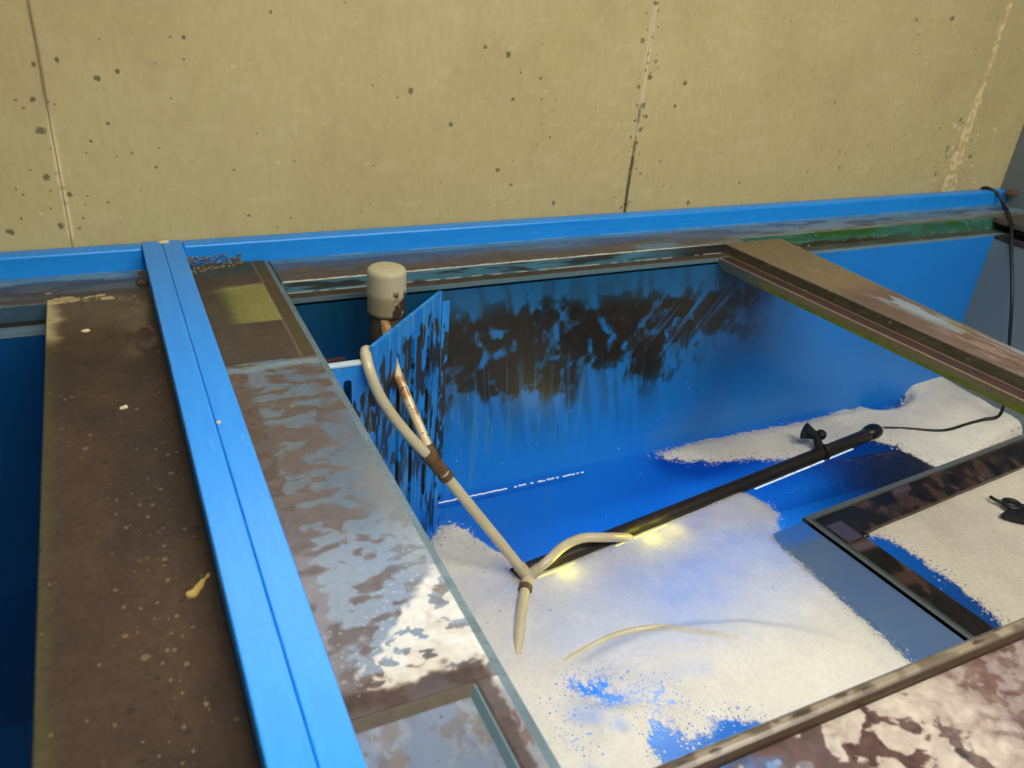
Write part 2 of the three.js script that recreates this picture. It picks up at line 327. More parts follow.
// side flange: dry brown end with a green square, then the wet slate length with dried foam
const SIDE = { x0: 0.126, x1: RX0, z0: -1.7215, z1: 0.35 };
const sidePaint = (x, z) => {
  const f = fbm(x * 180, z * 180, 201, 3) - 0.5;
  let c;
  const brown = mix([62, 50, 36], [80, 66, 48], fbm(x * 40, z * 30, 203));
  if (z < -1.25) {
    c = brown;
    c = mix(c, [44, 64, 62], smooth(-1.6, -1.68, z + 0.03 * fbm(x * 30, z * 30, 204)) * 0.85);
    const inSq = smooth(0.158, 0.19, x) * smooth(0.2605, 0.2585, x) * smooth(-1.6, -1.575, z) * smooth(-1.403, -1.41, z);
    c = mix(c, mix([96, 104, 44], [136, 132, 66], smooth(0.18, 0.245, x + 0.05 * fbm(x * 20, z * 20, 205))), inSq * 0.85);
    c = mix(c, [150, 140, 100], smooth(0.012, 0.004, Math.abs(z + 1.575 + 0.2 * (x - 0.2))) * smooth(0.13, 0.2, x) * smooth(0.27, 0.25, x) * 0.4);
    c = mix(c, [74, 62, 34], smooth(0.258, 0.262, x) * 0.8);
    c = mix(c, [150, 142, 116], smooth(0.0035, 0.001, Math.abs(x - 0.2595)) * 0.35);
  } else {
    const wet = [98, 108, 114], slate = [86, 104, 124];
    c = mix(wet, slate, smooth(0.17, 0.25, x + 0.06 * (fbm(x * 16, z * 10, 211) - 0.5)) * 0.7);
    c = mix(c, [124, 122, 112], smooth(0.23, 0.275, x) * smooth(-1.0, -0.85, z) * 0.6);
    // brown film, plus long dark streaks painted like reflected bands: broad and thin at the far end, ragged patches nearer, a ragged edge along the divider
    const far = smooth(-0.95, -1.2, z), ragged = wfbm(x * 40, z * 64, 213, 0.35, 6), streak = fbm(x * 34, z * 2.2, 215);
    let dirt = smooth(0.56, 0.62, ragged) * 0.9;
    dirt = Math.max(dirt, far * smooth(0.4, 0.62, ragged * 0.6 + streak * 0.45) * 0.65);
    dirt = Math.max(dirt, smooth(0.5, 0.6, streak) * smooth(-0.85, -1.1, z) * 0.45);
    dirt = Math.max(dirt, smooth(0.48, 0.54, ragged + 0.45 * smooth(0.034, 0.004, x - 0.126 - 0.012 * fbm(z * 20, 4, 219)) - 0.02));
    dirt *= 1 - 0.75 * smooth(0.215, 0.26, x) * smooth(-1.1, -0.9, z);
    c = mix(c, mix([74, 56, 46], [96, 74, 60], fbm(x * 90, z * 70, 216)), dirt * 0.85);
    c = mix(c, [124, 158, 172], smooth(0.016, 0.004, Math.abs(z + 1.238 - 0.02 * fbm(x * 30, 2, 221))) * 0.6);
    // dried pale foam between the wet length and the recess
    const ef = 0.05 * (wfbm(x * 50, z * 60, 223, 0.4, 6) - 0.5);
    const farEdge = lerp(-0.552, -0.685, smooth(0.135, 0.297, x)) + ef;
    let pale = smooth(farEdge - 0.004, farEdge + 0.012, z) * smooth(0.0, -0.012, z + 0.522 + ef * 0.5 - (x > 0.262 ? 0.06 : 0));
    const holes = wfbm(x * 52, z * 84, 227, 0.4, 6);
    pale *= 1 - smooth(0.56, 0.62, holes + 0.2 * smooth(0.2, 0.14, x) * smooth(-0.6, -0.54, z));
    c = mix(c, mix([214, 206, 186], [184, 176, 160], fbm(x * 120, z * 120, 228)), pale * 0.93);
    // dark crust round the recess
    const crust = Math.max(smooth(-0.541, -0.53, z + ef * 0.6) * smooth(0.282, 0.274, x + ef * 0.3), 0) * smooth(-0.35, -0.45, z - 0.2);
    c = mix(c, mix([48, 32, 24], [80, 58, 44], fbm(x * 80, z * 80, 229)), crust * 0.92);
    const rt = smooth(0.274, 0.28, x + ef * 0.3) * smooth(-0.51, -0.48, z);
    c = mix(c, mix([124, 124, 126], [98, 72, 64], smooth(0.52, 0.58, wfbm(x * 60, z * 40, 231))), rt * 0.9);
    c = mix(c, [186, 194, 200], specks(x * 170, z * 170, 232, 0.5 * smooth(0.05, 0.01, Math.abs(z - farEdge + 0.03)), 0.12, 0.3) * 0.6);
    c = mix(c, [120, 84, 52], specks(x * 50, z * 50, 233, 0.04, 0.1, 0.35) * 0.5);
  }
  if (x > 0.2845) { const p = mix([84, 104, 112], [110, 134, 142], fbm(z * 14, 2, 235)); c = mix(c, p, 0.85); }  // chamfer painted lighter as an edge highlight
  return [c[0] + f * 16, c[1] + f * 16, c[2] + f * 15];
};
{
  const map = tex(256, 2048, (u, v) => sidePaint(lerp(SIDE.x0, SIDE.x1, u), lerp(SIDE.z0, SIDE.z1, v)));
  const rm = tex(128, 1024, (u, v) => {
    const x = lerp(SIDE.x0, SIDE.x1, u), z = lerp(SIDE.z0, SIDE.z1, v);
    if (z < -1.25) return grey(0.85);
    return grey(lerp(0.17, 0.42, smooth(0.5, 0.6, wfbm(x * 40, z * 64, 213, 0.35, 6)) + smooth(0.03, 0.0, Math.abs(z + 0.53)) + smooth(-0.56, -0.5, z) * 0.8));
  }, false);
  const uvS = (g) => planarUV(g, (x) => (x - SIDE.x0) / (SIDE.x1 - SIDE.x0), (x, y, z) => (z - SIDE.z0) / (SIDE.z1 - SIDE.z0));
  const m = mat({ map, roughnessMap: rm, roughness: 1, bumpMap: map, bumpScale: 0.00025 });
  const prof = (z0, z1, xr = RX0, ch = true) => {
    const P = ch ? [[SIDE.x0, YF], [0.285, YF], [xr, YF - 0.006], [xr, -0.065], [SIDE.x0, -0.065]] : [[SIDE.x0, YF], [xr, YF], [xr, -0.065], [SIDE.x0, -0.065]];
    return uvS(sweep(P.length, (i, t) => [P[i][0], P[i][1], lerp(z0, z1, t)]));
  };
  add('flange_end', prof(-1.7215, -1.252), m, TANKR);
  add('side_flange', prof(-1.25, -0.5085), m, TANKR);
  // right strip beside the recess
  const S = [[0.2605, YF - 0.001], [0.2635, YF], [0.285, YF], [RX0, YF - 0.006], [RX0, -0.065], [0.2605, -0.065]];
  add('side_flange', uvS(sweep(S.length, (i, t) => [S[i][0], S[i][1], lerp(-0.508, SIDE.z1, t)])), m, TANKR);
  // recess: floor lower than the flange, sloping brown edge around it
  const rt = tex(128, 512, (u, v) => {
    let c = mix([104, 116, 130], [92, 100, 120], fbm(u * 4, v * 18, 241));
    c = mix(c, [132, 132, 128], smooth(0.5, 0.7, fbm(u * 8, v * 30, 243)) * 0.5);
    c = mix(c, [96, 80, 66], smooth(0.56, 0.72, wfbm(u * 10, v * 50, 245)) * 0.6);
    return mix(c, [70, 50, 36], specks(u * 14, v * 70, 246, 0.1, 0.08, 0.25) * 0.7);
  });
  add('recess_floor', planarUV(box(0.127, 0.26, -0.066, -0.0535, -0.5075, SIDE.z1), (x) => (x - 0.127) / 0.133, (x, y, z) => (z + 0.51) / 0.9), mat({ map: rt, roughness: 0.2 }), TANKR);
  const bt = tex(128, 32, (u, v) => mix([56, 44, 27], [74, 62, 42], fbm(u * 12, v * 3, 251)));
  const E1 = [[-0.5084, YF - 0.0005], [-0.5055, YF - 0.0015], [-0.4985, -0.0533], [-0.5084, -0.0533]];
  add('recess_edge', sweep(4, (i, t) => [lerp(0.127, 0.2604, t), E1[i][1], E1[i][0]]), mat({ map: bt, roughness: 0.5 }), TANKR);
  const E2 = [[0.2604, YF - 0.001], [0.2585, YF - 0.0015], [0.2525, -0.0533], [0.2604, -0.0533]];
  add('recess_edge', sweep(4, (i, t) => [E2[i][0], E2[i][1], lerp(-0.5055, SIDE.z1, t)]), mat({ color: 0x5c7478, roughness: 0.4 }), TANKR);
}
// cross beam, its left side stepped like the rim and drifting out of square
{
  const at0 = -1.5855, at1 = -0.362, drift = (z) => 0.105 * (z + 1.586);
  const P = [[1.6275, YF, 0], [1.438, YF, 1], [1.436, YF - 0.002, 1], [1.434, -0.0725, 1], [1.397, -0.0725, 1], [1.41, -0.104, 1], [1.44, -0.108, 1], [1.6275, -0.108, 0]];
  const per = [0]; for (let i = 0; i < P.length; i++) { const a = P[i], b = P[(i + 1) % P.length]; per.push(per[i] + Math.hypot(a[0] - b[0], a[1] - b[1])); }
  const tot = per[P.length], L = at1 - at0;
  const m = tex(1024, 512, (u, v) => {
    const z = at0 + u * L, d = v * tot, f = (fbm(z * 120, d * 160, 301, 3) - 0.5) * 18;
    let c;
    if (d < per[2]) {
      const e = d / per[2], n = fbm(z * 7, d * 16, 303), n2 = fbm(z * 16, d * 40, 305);
      c = mix([108, 92, 60], [86, 66, 48], smooth(-1.3, -1.18, z + 0.12 * (n - 0.5)));
      c = mix(c, [102, 78, 68], smooth(0.5, 0.65, n2) * smooth(-1.1, -0.9, z) * 0.6);
      c = mix(c, [138, 116, 106], smooth(0.6, 0.72, fbm(z * 10, d * 60, 307)) * smooth(-1.1, -0.9, z) * 0.7);
      c = mix(c, [120, 106, 70], smooth(0.16, 0.03, e) * 0.5);
      c = mix(c, [124, 138, 146], smooth(0.62, 0.68, fbm(z * 8 + 5, d * 26, 309) + 0.1 * smooth(0.2, 0.05, Math.abs(z + 1.08))) * smooth(0.75, 0.5, e) * smooth(-1.45, -1.3, z) * 0.85);
      c = mix(c, [96, 92, 44], smooth(0.03, 0.0, Math.abs(z + 1.0) - 0.01) * smooth(0.1, 0.3, e) * smooth(0.6, 0.4, e) * 0.6);
      c = mix(c, [96, 92, 78], smooth(0.96, 0.99, e) * 0.6);
    } else if (d < per[3]) {
      const t = (d - per[2]) / (per[3] - per[2]);
      c = mix([44, 36, 24], [84, 76, 50], fbm(z * 40, t * 2, 311));
      c = mix(c, [150, 136, 90], specks(z * 50, t * 3, 313, 0.12, 0.1, 0.3) * 0.7);
      c = mix(c, [150, 128, 92], smooth(0.84, 0.93, t) * 0.8);  // lit edge of the step, painted as a pale line
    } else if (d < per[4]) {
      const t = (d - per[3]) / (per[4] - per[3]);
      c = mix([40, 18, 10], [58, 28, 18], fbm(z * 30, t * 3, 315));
      c = mix(c, [150, 130, 98], smooth(0.8, 0.92, t) * 0.8);  // light on the outer ledge edge, put into the colour
    } else if (d < per[6]) {
      const t = (d - per[4]) / (per[6] - per[4]);
      c = mix([128, 112, 66], [146, 132, 92], fbm(z * 20, t * 2, 317));
      c = mix(c, [86, 104, 100], smooth(-1.35, -1.5, z) * 0.9);
      c = mix(c, mix([150, 152, 22], [96, 106, 14], fbm(z * 60, t * 4, 319)), smooth(0.22, 0.42, t + 0.2 * (fbm(z * 30, 1, 320) - 0.5)) * smooth(-1.5, -1.35, z));
    } else c = [30, 30, 24];
    return [c[0] + f, c[1] + f, c[2] + f];
  });
  const g = sweep(P.length, (i, t) => { const z = lerp(at0, at1, t); return [P[i][0] + (P[i][2] ? drift(z) : 0), P[i][1], z]; });
  add('cross_beam', g, mat({ map: m, roughness: 0.85, bumpMap: m, bumpScale: 0.001 }), TANKR);
}
// right flange and front flange with its rounded rail
add('right_flange', box(RX1, XR - 0.015, -0.06, YF - 0.0005, -1.611, 0.35), mat({ color: 0x4f4a42, roughness: 0.6 }), TANKR);
add('right_ledge', box(2.505, RX1 - 0.001, -0.098, -0.0875, -1.561, 0.05), mat({ color: 0x2a2c2a, roughness: 0.6 }), TANKR);
{
  const fz = (x, z) => {
    const n = wfbm(x * 34, z * 40, 401, 0.4, 6), n2 = wfbm(x * 70, z * 90, 403, 0.4), f = fbm(x * 160, z * 160, 405, 3) - 0.5;
    let c = mix([190, 178, 158], [146, 132, 120], n2);
    c = mix(c, mix([56, 38, 34], [88, 64, 56], n2), smooth(0.49, 0.545, n + 0.06 * smooth(-0.3, -0.2, z)) * 0.93);
    c = mix(c, mix([120, 104, 98], [90, 64, 58], smooth(0.5, 0.56, n2)), smooth(0.64, 0.76, x + 0.2 * (n - 0.5)) * 0.85);
    c = mix(c, mix([46, 100, 180], [92, 112, 144], n2), smooth(0.54, 0.45, x + 0.2 * (n - 0.5)) * 0.85);
    c = mix(c, [84, 58, 52], smooth(0.53, 0.56, n2) * smooth(0.6, 0.45, x) * 0.7);
    c = mix(c, [34, 28, 20], specks(x * 14, z * 16, 407, 0.06, 0.08, 0.25) * 0.9);
    c = mix(c, [190, 156, 96], specks(x * 20 + 4, z * 20, 409, 0.04, 0.08, 0.2) * 0.7);
    return [c[0] + f * 24, c[1] + f * 24, c[2] + f * 22];
  };
  const map = tex(1024, 512, (u, v) => fz(lerp(RX0, 1.6, u), lerp(-0.34, 0.3, v)));
  const rm = tex(256, 128, (u, v) => grey(lerp(0.16, 0.6, smooth(0.4, 0.6, fbm(u * 22, v * 14, 411)))), false);
  add('front_flange', planarUV(box(RX0 + 0.0005, RX1 - 0.002, -0.075, -0.05, -0.338, 0.35), (x) => (x - RX0) / (1.6 - RX0), (x, y, z) => (z + 0.34) / 0.64), mat({ map, roughnessMap: rm, roughness: 1, bumpMap: map, bumpScale: 0.001 }), TANKR);
  const P = []; for (let i = 0; i < 14; i++) { const a = Math.PI * 2 * i / 14; P.push([-0.3495 + 0.0105 * Math.cos(a), -0.051 + 0.0125 * Math.sin(a)]); }
  const rt = tex(1024, 128, (u, v) => {
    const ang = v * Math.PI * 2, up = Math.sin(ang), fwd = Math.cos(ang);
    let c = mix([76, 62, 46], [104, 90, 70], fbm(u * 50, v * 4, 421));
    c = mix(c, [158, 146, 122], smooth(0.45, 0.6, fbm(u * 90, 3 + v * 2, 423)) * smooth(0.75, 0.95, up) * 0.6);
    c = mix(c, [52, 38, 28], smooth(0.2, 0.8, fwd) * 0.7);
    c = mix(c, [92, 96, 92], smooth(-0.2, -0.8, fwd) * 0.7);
    return mix(c, [56, 44, 34], specks(u * 110, v * 8, 425, 0.2, 0.2, 0.5) * 0.8);
  });
  add('front_rail', sweep(14, (i, t) => [lerp(RX0 + 0.0005, RX1 - 0.002, t), P[i][1], P[i][0]]), mat({ map: rt, roughness: 0.28 }), TANKR);
}
// inner shell
const algaeShadeTex = (() => {
  const x0 = 0.29, x1 = 2.5, y0 = -1.0, y1 = -0.08;
  return tex(1400, 600, (u, v) => {
    const x = lerp(x0, x1, u), y = lerp(y0, y1, v);
    let c = mix([20, 120, 208], [32, 130, 214], fbm(x * 8, y * 5, 500));
    const warp = 0.12 * (wfbm(x * 6, y * 6, 501) - 0.5);
    const top = smooth(-0.1, -0.2, y + warp * 0.9), low = smooth(-0.47, -0.33, y + warp * 1.7), side = smooth(1.75, 1.32, x + warp * 3 - y * 0.3) * smooth(0.6, 0.66, x);
    const n = 0.45 * wfbm(x * 12, y * 12, 503, 0.4, 4) + 0.55 * fbm(x * 46, y * 38, 504, 6), wipe = fbm(x * 55 + y * 12, y * 7, 505, 4);
    c = mix(c, [6, 40, 84], smooth(0.645, 0.625, x) * 0.9);                     // shade of the screened corner, put into the wall colour
    // greenish veil over the whole upper wall
    c = mix(c, [24, 92, 136], smooth(-0.6, -0.3, y + warp) * smooth(1.95, 1.5, x + warp * 2) * 0.5);
    c = mix(c, [20, 72, 98], smooth(-0.24, -0.1, y + warp * 0.5) * smooth(1.8, 1.4, x) * 0.6);
    const veil = side * smooth(-0.62, -0.3, y + warp) * smooth(0.42, 0.62, wipe) * 0.5;
    c = mix(c, [34, 62, 80], veil);
    let a = top * low * side;
    a *= smooth(0.54 - 0.2 * a, 0.66 - 0.15 * a, n * 0.85 + wipe * 0.15);
    // wiping marks: long strokes clear the algae, more of them to the right
    const st = smooth(0.64, 0.7, fbm((x - y * 0.75) * 85, (x + y) * 4, 511, 3)) * smooth(1.05, 1.4, x) + smooth(0.68, 0.74, fbm(x * 100 + y * 10, y * 3, 509, 3)) * 0.7 * smooth(-0.2, -0.35, y);
    a *= 1 - clamp(st) * 0.85;
    c = mix(c, mix([18, 14, 10], [44, 36, 20], fbm(x * 40, y * 40, 513)), clamp(a * 1.1));
    c = mix(c, [72, 140, 180], smooth(0.68, 0.75, fbm(x * 80, y * 4, 517, 3)) * smooth(-0.28, -0.42, y) * smooth(1.3, 1.0, x) * 0.45);
    c = mix(c, [214, 226, 232], specks(x * 30, y * 30, 519, 0.05, 0.05, 0.09) * smooth(-0.4, -0.5, y) * 0.8);
    return c;
  });
})();
add('inner_back_wall', planarUV(box(0.28, 2.52, -1.02, -0.09, ZI - 0.02, ZI - 0.0005), (x) => (x - 0.29) / 2.21, (x, y) => (y + 1.0) / 0.92), mat({ map: algaeShadeTex, roughness: 0.3 }), TANKR);
add('inner_side_wall', box(0.268, 0.292, -1.02, -0.0655, ZI, -0.02), innerBlue, TANKR);
add('inner_end_wall', box(2.503, 2.523, -1.02, -0.099, ZI, -0.02), mat({ color: 0x6f7d82, roughness: 0.4 }), TANKR);
add('inner_front_wall', box(0.293, 2.502, -1.02, -0.076, -0.2, -0.18), innerBlue, TANKR);
add('tank_bottom', box(0.268, 2.523, -1.04, -1.021, ZI - 0.02, -0.02), innerBlue, TANKR);
add('outer_skirt', mergeGeometries([box(0.13, 2.7, YG, -1.041, -1.7, 0.0)]), bluePlastic, TANKR);

// ------------------------------------------------------------------ left hand tank
const TANKL = thing('fish_tank', 'blue tank at the left edge with dark clear water and a brown caked flange', 'tank', [-0.8, YG, -0.85]);
add('back_lip', planarUV(box(-1.75, 0.05, -0.06, 0, -1.757, -1.72, 0.007), (x) => (x + 2) / 5, (x, y) => (y + 0.06) / 0.06), lipBlue, TANKL);
add('side_lip', planarUV(box(0.0505, 0.0889, -0.06, 0.0004, -1.757, 0.35, 0.0025), (x, y, z) => (z + 2) / 3, (x) => (x - 0.04) / 0.05), lipBlue, TANKL);
buildRim(TANKL, 'back_flange', -1.75, 0.05, -1.586, 0.032, -1.54, (x, z, e) => {
  let c = topBack(x + 3, z, 1);
  c = mix(c, [58, 50, 44], smooth(-1.69, -1.67, z) * 0.5);
  c = mix(c, [170, 152, 112], specks(x * 34, z * 50, 603, 0.16, 0.12, 0.4) * smooth(-1.70, -1.64, z) * 0.85);
  return c;
}, (x, t) => mix(mix([40, 66, 86], [58, 92, 112], fbm(x * 24, t * 2, 607)), [120, 128, 126], smooth(0.7, 0.8, fbm(x * 50, t, 609)) * 0.5),
(x, t) => t < 0.45 ? [40, 36, 30] : mix([70, 98, 116], [96, 122, 138], t), () => 0.5);
{
  const x0 = -0.125, x1 = 0.0505, z0 = -1.592, z1 = 0.35;
  const paint = (x, z) => {
    const n = fbm(x * 22, z * 16, 621), f = fbm(x * 170, z * 170, 623, 3) - 0.5;
    let c = mix([54, 38, 22], [70, 51, 30], n);
    c = mix(c, [42, 30, 18], smooth(0.5, 0.7, fbm(x * 9, z * 7, 625)) * 0.6);
    // dusty far end
    const far = smooth(-1.38, -1.52, z + 0.12 * (fbm(x * 18, z * 14, 627) - 0.5));
    c = mix(c, [104, 92, 72], far * 0.65);
    c = mix(c, [120, 108, 86], smooth(-0.03, 0.03, x) * smooth(-1.2, -1.4, z) * smooth(0.45, 0.65, fbm(x * 40, z * 30, 629)) * 0.6);
    // pale crust and green along the left edge
    const e = x - x0;
    c = mix(c, [176, 160, 112], smooth(0.032, 0.006, e + 0.03 * (fbm(z * 26, 3, 631) - 0.5)) * smooth(-1.36, -1.44, z) * 0.9);
    c = mix(c, [66, 68, 32], smooth(0.024, 0.002, e + 0.02 * (fbm(z * 14, 5, 633) - 0.5)) * smooth(-1.45, -1.36, z) * 0.6);
    c = mix(c, [188, 172, 130], smooth(0.012, 0.004, Math.abs(z + 1.572 + 0.01 * fbm(x * 40, 1, 635))) * smooth(0.4, 0.62, fbm(x * 50, z * 20, 637)) * 0.9);
    // crumbs trodden in, thicker in the middle and towards the front
    const zone = 0.05 + 0.3 * smooth(0.06, 0.0, Math.abs(x + 0.01)) * smooth(-1.3, -0.9, z) ;
    c = mix(c, [128, 112, 76], specks(x * 110, z * 90, 641, zone, 0.08, 0.4) * 0.6);
    c = mix(c, [150, 134, 84], specks(x * 55, z * 44, 643, zone * 0.6, 0.1, 0.4) * smooth(-1.0, -0.6, z) * 0.6);
    c = mix(c, [30, 23, 16], specks(x * 60 + 5, z * 60, 645, zone * 0.7, 0.1, 0.4) * 0.6);
    c = mix(c, [36, 34, 40], smooth(0.0505 - 0.012, 0.0505, x) * 0.6);
    return [c[0] + f * 16, c[1] + f * 15, c[2] + f * 12];
  };
  const map = tex(256, 2048, (u, v) => paint(lerp(x0, x1, u), lerp(z0, z1, v)));
  const P = [[x0, YF + 0.0005], [x0 + 0.002, YF + 0.0025], [x1 - 0.001, YF + 0.0025], [x1 - 0.001, -0.06], [x0, -0.06]];
  const g = sweep(5, (i, t) => [P[i][0], P[i][1], lerp(z0, z1, t)]);
  planarUV(g, (x) => (x - x0) / (x1 - x0), (x, y, z) => (z - z0) / (z1 - z0));
  add('side_flange', g, mat({ map, roughness: 0.9, bumpMap: map, bumpScale: 0.0008 }), TANKL);
}
add('inner_back_wall', box(-1.75, -0.11, -1.02, -0.0885, -1.562, -1.5415), mat({ color: 0x0a4478, roughness: 0.3 }), TANKL);  // darker blue stands in for the shade inside this tank
add('inner_side_wall', box(-0.122, -0.1, -1.02, -0.0605, -1.541, -0.02), mat({ color: 0x0a4478, roughness: 0.3 }), TANKL);  // same plastic, shade put into its colour
add('inner_end_wall', box(-1.75, -1.73, -1.02, -0.0605, -1.541, -0.02), innerBlue, TANKL);
add('inner_front_wall', box(-1.729, -0.123, -1.02, -0.0605, -0.06, -0.04), innerBlue, TANKL);
add('front_flange', box(-1.75, -0.1255, -0.06, YF, -0.15, 0.35), mat({ color: 0x4a4036, roughness: 0.6 }), TANKL);
add('end_flange', box(-1.75, -1.6, -0.06, YF - 0.0005, -1.54, -0.151), mat({ color: 0x4a4036, roughness: 0.6 }), TANKL);
add('tank_bottom', box(-1.75, -0.1, -1.04, -1.021, -1.562, -0.02), mat({ color: 0x0a4478, roughness: 0.4 }), TANKL);  // shaded blue here too, darkened in the colour
add('outer_skirt', box(-1.72, -0.13, YG, -1.041, -1.54, -0.03), bluePlastic, TANKL);

// ------------------------------------------------------------------ water
const rip = tex(512, 512, (u, v) => grey(0.5 + 0.5 * (fbm(u * 14, v * 14, 701) - 0.5)), false);
const waterMat = phys({ color: new THREE.Color().setRGB(0.88, 0.96, 1.0), transmission: 1, thickness: 0, roughness: 0.03, ior: 1.33, bumpMap: rip, bumpScale: 0.002 });
{
  const g = new THREE.PlaneGeometry(2.206, 1.356).rotateX(-Math.PI / 2).translate(1.398, YW, -0.88);
  add('water_surface', g, waterMat, scene, { label: 'still blue water of the right hand tank below the rim', category: 'water', kind: 'stuff' });
  const h = new THREE.PlaneGeometry(1.59, 1.476).rotateX(-Math.PI / 2).translate(-0.934, YW, -0.8);
  add('water_surface', h, waterMat, scene, { label: 'dark clear water in the tank at the left edge', category: 'water', kind: 'stuff' });
}

// ------------------------------------------------------------------ slotted weir screen in the far left corner of the right tank
const WA = [0.404, -1.335], WD = [0.71034, -0.70386];
{
  const t = thing('weir_screen', 'slotted blue screen standing diagonally across the far left corner of the tank', 'screen', [0.42, -1.02, -1.4]);
  const dirty = (seed, sx, sy, clean) => tex(512, 1024, (u, v) => {
    const x = u * sx, y = v * sy;
    let c = mix([16, 112, 200], [44, 146, 218], fbm(x * 30, y * 9, seed));
    const n = wfbm(x * 70, y * 22, seed + 2, 0.5, 7);
    const amount = smooth(0.0, 0.05, sy - y - clean + 0.02 * (fbm(x * 90, 3, seed + 9) - 0.5)) * lerp(1, 0.6, smooth(0.3, 0.48, sy - y));
    c = mix(c, mix([24, 28, 32], [58, 50, 40], fbm(x * 40, y * 40, seed + 6)), smooth(0.66 - 0.24 * amount, 0.72 - 0.21 * amount, n) * smooth(0.0, 0.15, amount) * 0.93);
    c = mix(c, [120, 170, 196], smooth(0.6, 0.72, fbm(x * 150, y * 12, seed + 8)) * 0.55);
    return c;
  });
  const L = 0.317, H = 0.845, y0 = -0.93;
  const sh = new THREE.Shape([[0, 0], [L, 0], [L, H], [0, H]].map((p) => new THREE.Vector2(...p)));
  for (const [s, ty] of [[0.106, -0.148], [0.173, -0.14], [0.25, -0.165]]) {
    const h = new THREE.Path(), w = 0.0075, top = ty - y0, bot = -0.6 - y0;
    h.moveTo(s - w, bot); h.lineTo(s + w, bot); h.lineTo(s + w, top - w); h.absarc(s, top - w, w, 0, Math.PI); h.closePath(); sh.holes.push(h);
  }
  const g = new THREE.ExtrudeGeometry(sh, { depth: 0.008, bevelEnabled: false });
  planarUV(g, (x) => x / L, (x, y) => y / H);
  g.rotateY(Math.atan2(-WD[1], WD[0])).translate(WA[0], y0, WA[1]);
  const dm = dirty(720, L, H, 0.018);
  add('slotted_panel', g, mat({ map: dm, roughness: 0.4 }), t);
  const fx0 = 0.2935, fx1 = 0.414, FH = 0.81;
  const f = new THREE.Shape([[0, 0], [fx1 - fx0, 0], [fx1 - fx0, FH], [0, FH]].map((p) => new THREE.Vector2(...p)));
  { const h = new THREE.Path(), s = 0.066, w = 0.008, top = -0.148 - y0; h.moveTo(s - w, top - 0.12); h.lineTo(s + w, top - 0.12); h.lineTo(s + w, top - w); h.absarc(s, top - w, w, 0, Math.PI); h.closePath(); f.holes.push(h); }
  const fg = new THREE.ExtrudeGeometry(f, { depth: 0.009, bevelEnabled: false });
  planarUV(fg, (x) => x / (fx1 - fx0), (x, y) => y / FH);
  fg.translate(fx0, y0, -1.338);
  add('front_panel', fg, mat({ map: dirty(740, 0.13, FH, 0.04), roughness: 0.35 }), t, { label: 'short front panel of the screen with a rounded slot' });
  add('panel_cap', box(fx0, 0.402, -0.1195, -0.113, -1.341, -1.326, 0.002), mat({ color: 0xb9cdd2, roughness: 0.4 }), t);
  add('wall_strip', planarUV(box(0.637, 0.655, -0.93, -0.112, ZI, ZI + 0.006, 0.001), (x) => (x - 0.637) / 0.3, (x, y) => (y + 0.93) / 0.845), mat({ map: dm, roughness: 0.4 }), t);
  add('rust_deposit', box(0.2935, 0.36, -0.113, -0.109, -1.352, -1.342, 0.0015), mat({ color: 0x3a140e, roughness: 0.9 }), t);
}

// ------------------------------------------------------------------ capped standpipe
{
  const px = 0.4775, pz = -1.462;
  const t = thing('standpipe', 'grey plastic overflow pipe with a rounded end cap behind the slotted screen', 'pipe', [px, -1.02, pz]);
  const capTex = tex(512, 256, (u, v) => {
    let c = mix([182, 174, 140], [172, 162, 128], fbm(u * 10, v * 6, 751));
    c = mix(c, [128, 114, 78], smooth(0.52, 0.36, v) * 0.7);
    c = mix(c, [48, 32, 14], smooth(0.46, 0.56, fbm(u * 30, v * 9, 753) + 0.28 * smooth(0.12, 0.05, Math.abs(u - 0.1)) * smooth(0.6, 0.2, v) - 0.06) * smooth(0.17, 0.07, Math.abs(u - 0.1)) * smooth(0.62, 0.45, v));
    c = mix(c, [60, 40, 16], smooth(0.09, 0.02, v) * 0.8);
    return c;
  });
  const R = 0.0385, top = 0.0205, pts = [[0.0325, top - 0.1], [R - 0.001, top - 0.1], [R, top - 0.098], [R, top - 0.063], [R + 0.0006, top - 0.06], [R + 0.0006, top - 0.02]];
  for (let i = 0; i <= 8; i++) { const a = i / 8 * Math.PI / 2; pts.push([R + 0.0006 - 0.012 + 0.012 * Math.cos(a), top - 0.012 + 0.012 * Math.sin(a) - 0.002]); }
  pts.push([0.02, top - 0.0005], [0.0001, top]);
  const g = new THREE.LatheGeometry(pts.map((p) => new THREE.Vector2(...p)), 56);
  planarUV(g, () => 0, (x, y) => (y - (top - 0.1)) / 0.1);
  { const p = g.attributes.position, uv = g.attributes.uv; for (let i = 0; i < p.count; i++) uv.setX(i, (Math.floor(i / pts.length) / 56)); }
  add('end_cap', g.translate(px, 0, pz), mat({ map: capTex, roughness: 0.5 }), t);
  add('pipe', cylBetween([px, -1.02, pz], [px, top - 0.099, pz], 0.0325, 0.0325, 40), mat({ color: 0x4f472f, roughness: 0.6 }), t, { label: 'stained lower pipe' });
  add('cap_mark', new THREE.TorusGeometry(0.009, 0.0007, 6, 24).rotateX(Math.PI / 2).translate(px - 0.002, top - 0.0002, pz), mat({ color: 0xb59a68, roughness: 0.6 }), t);
}

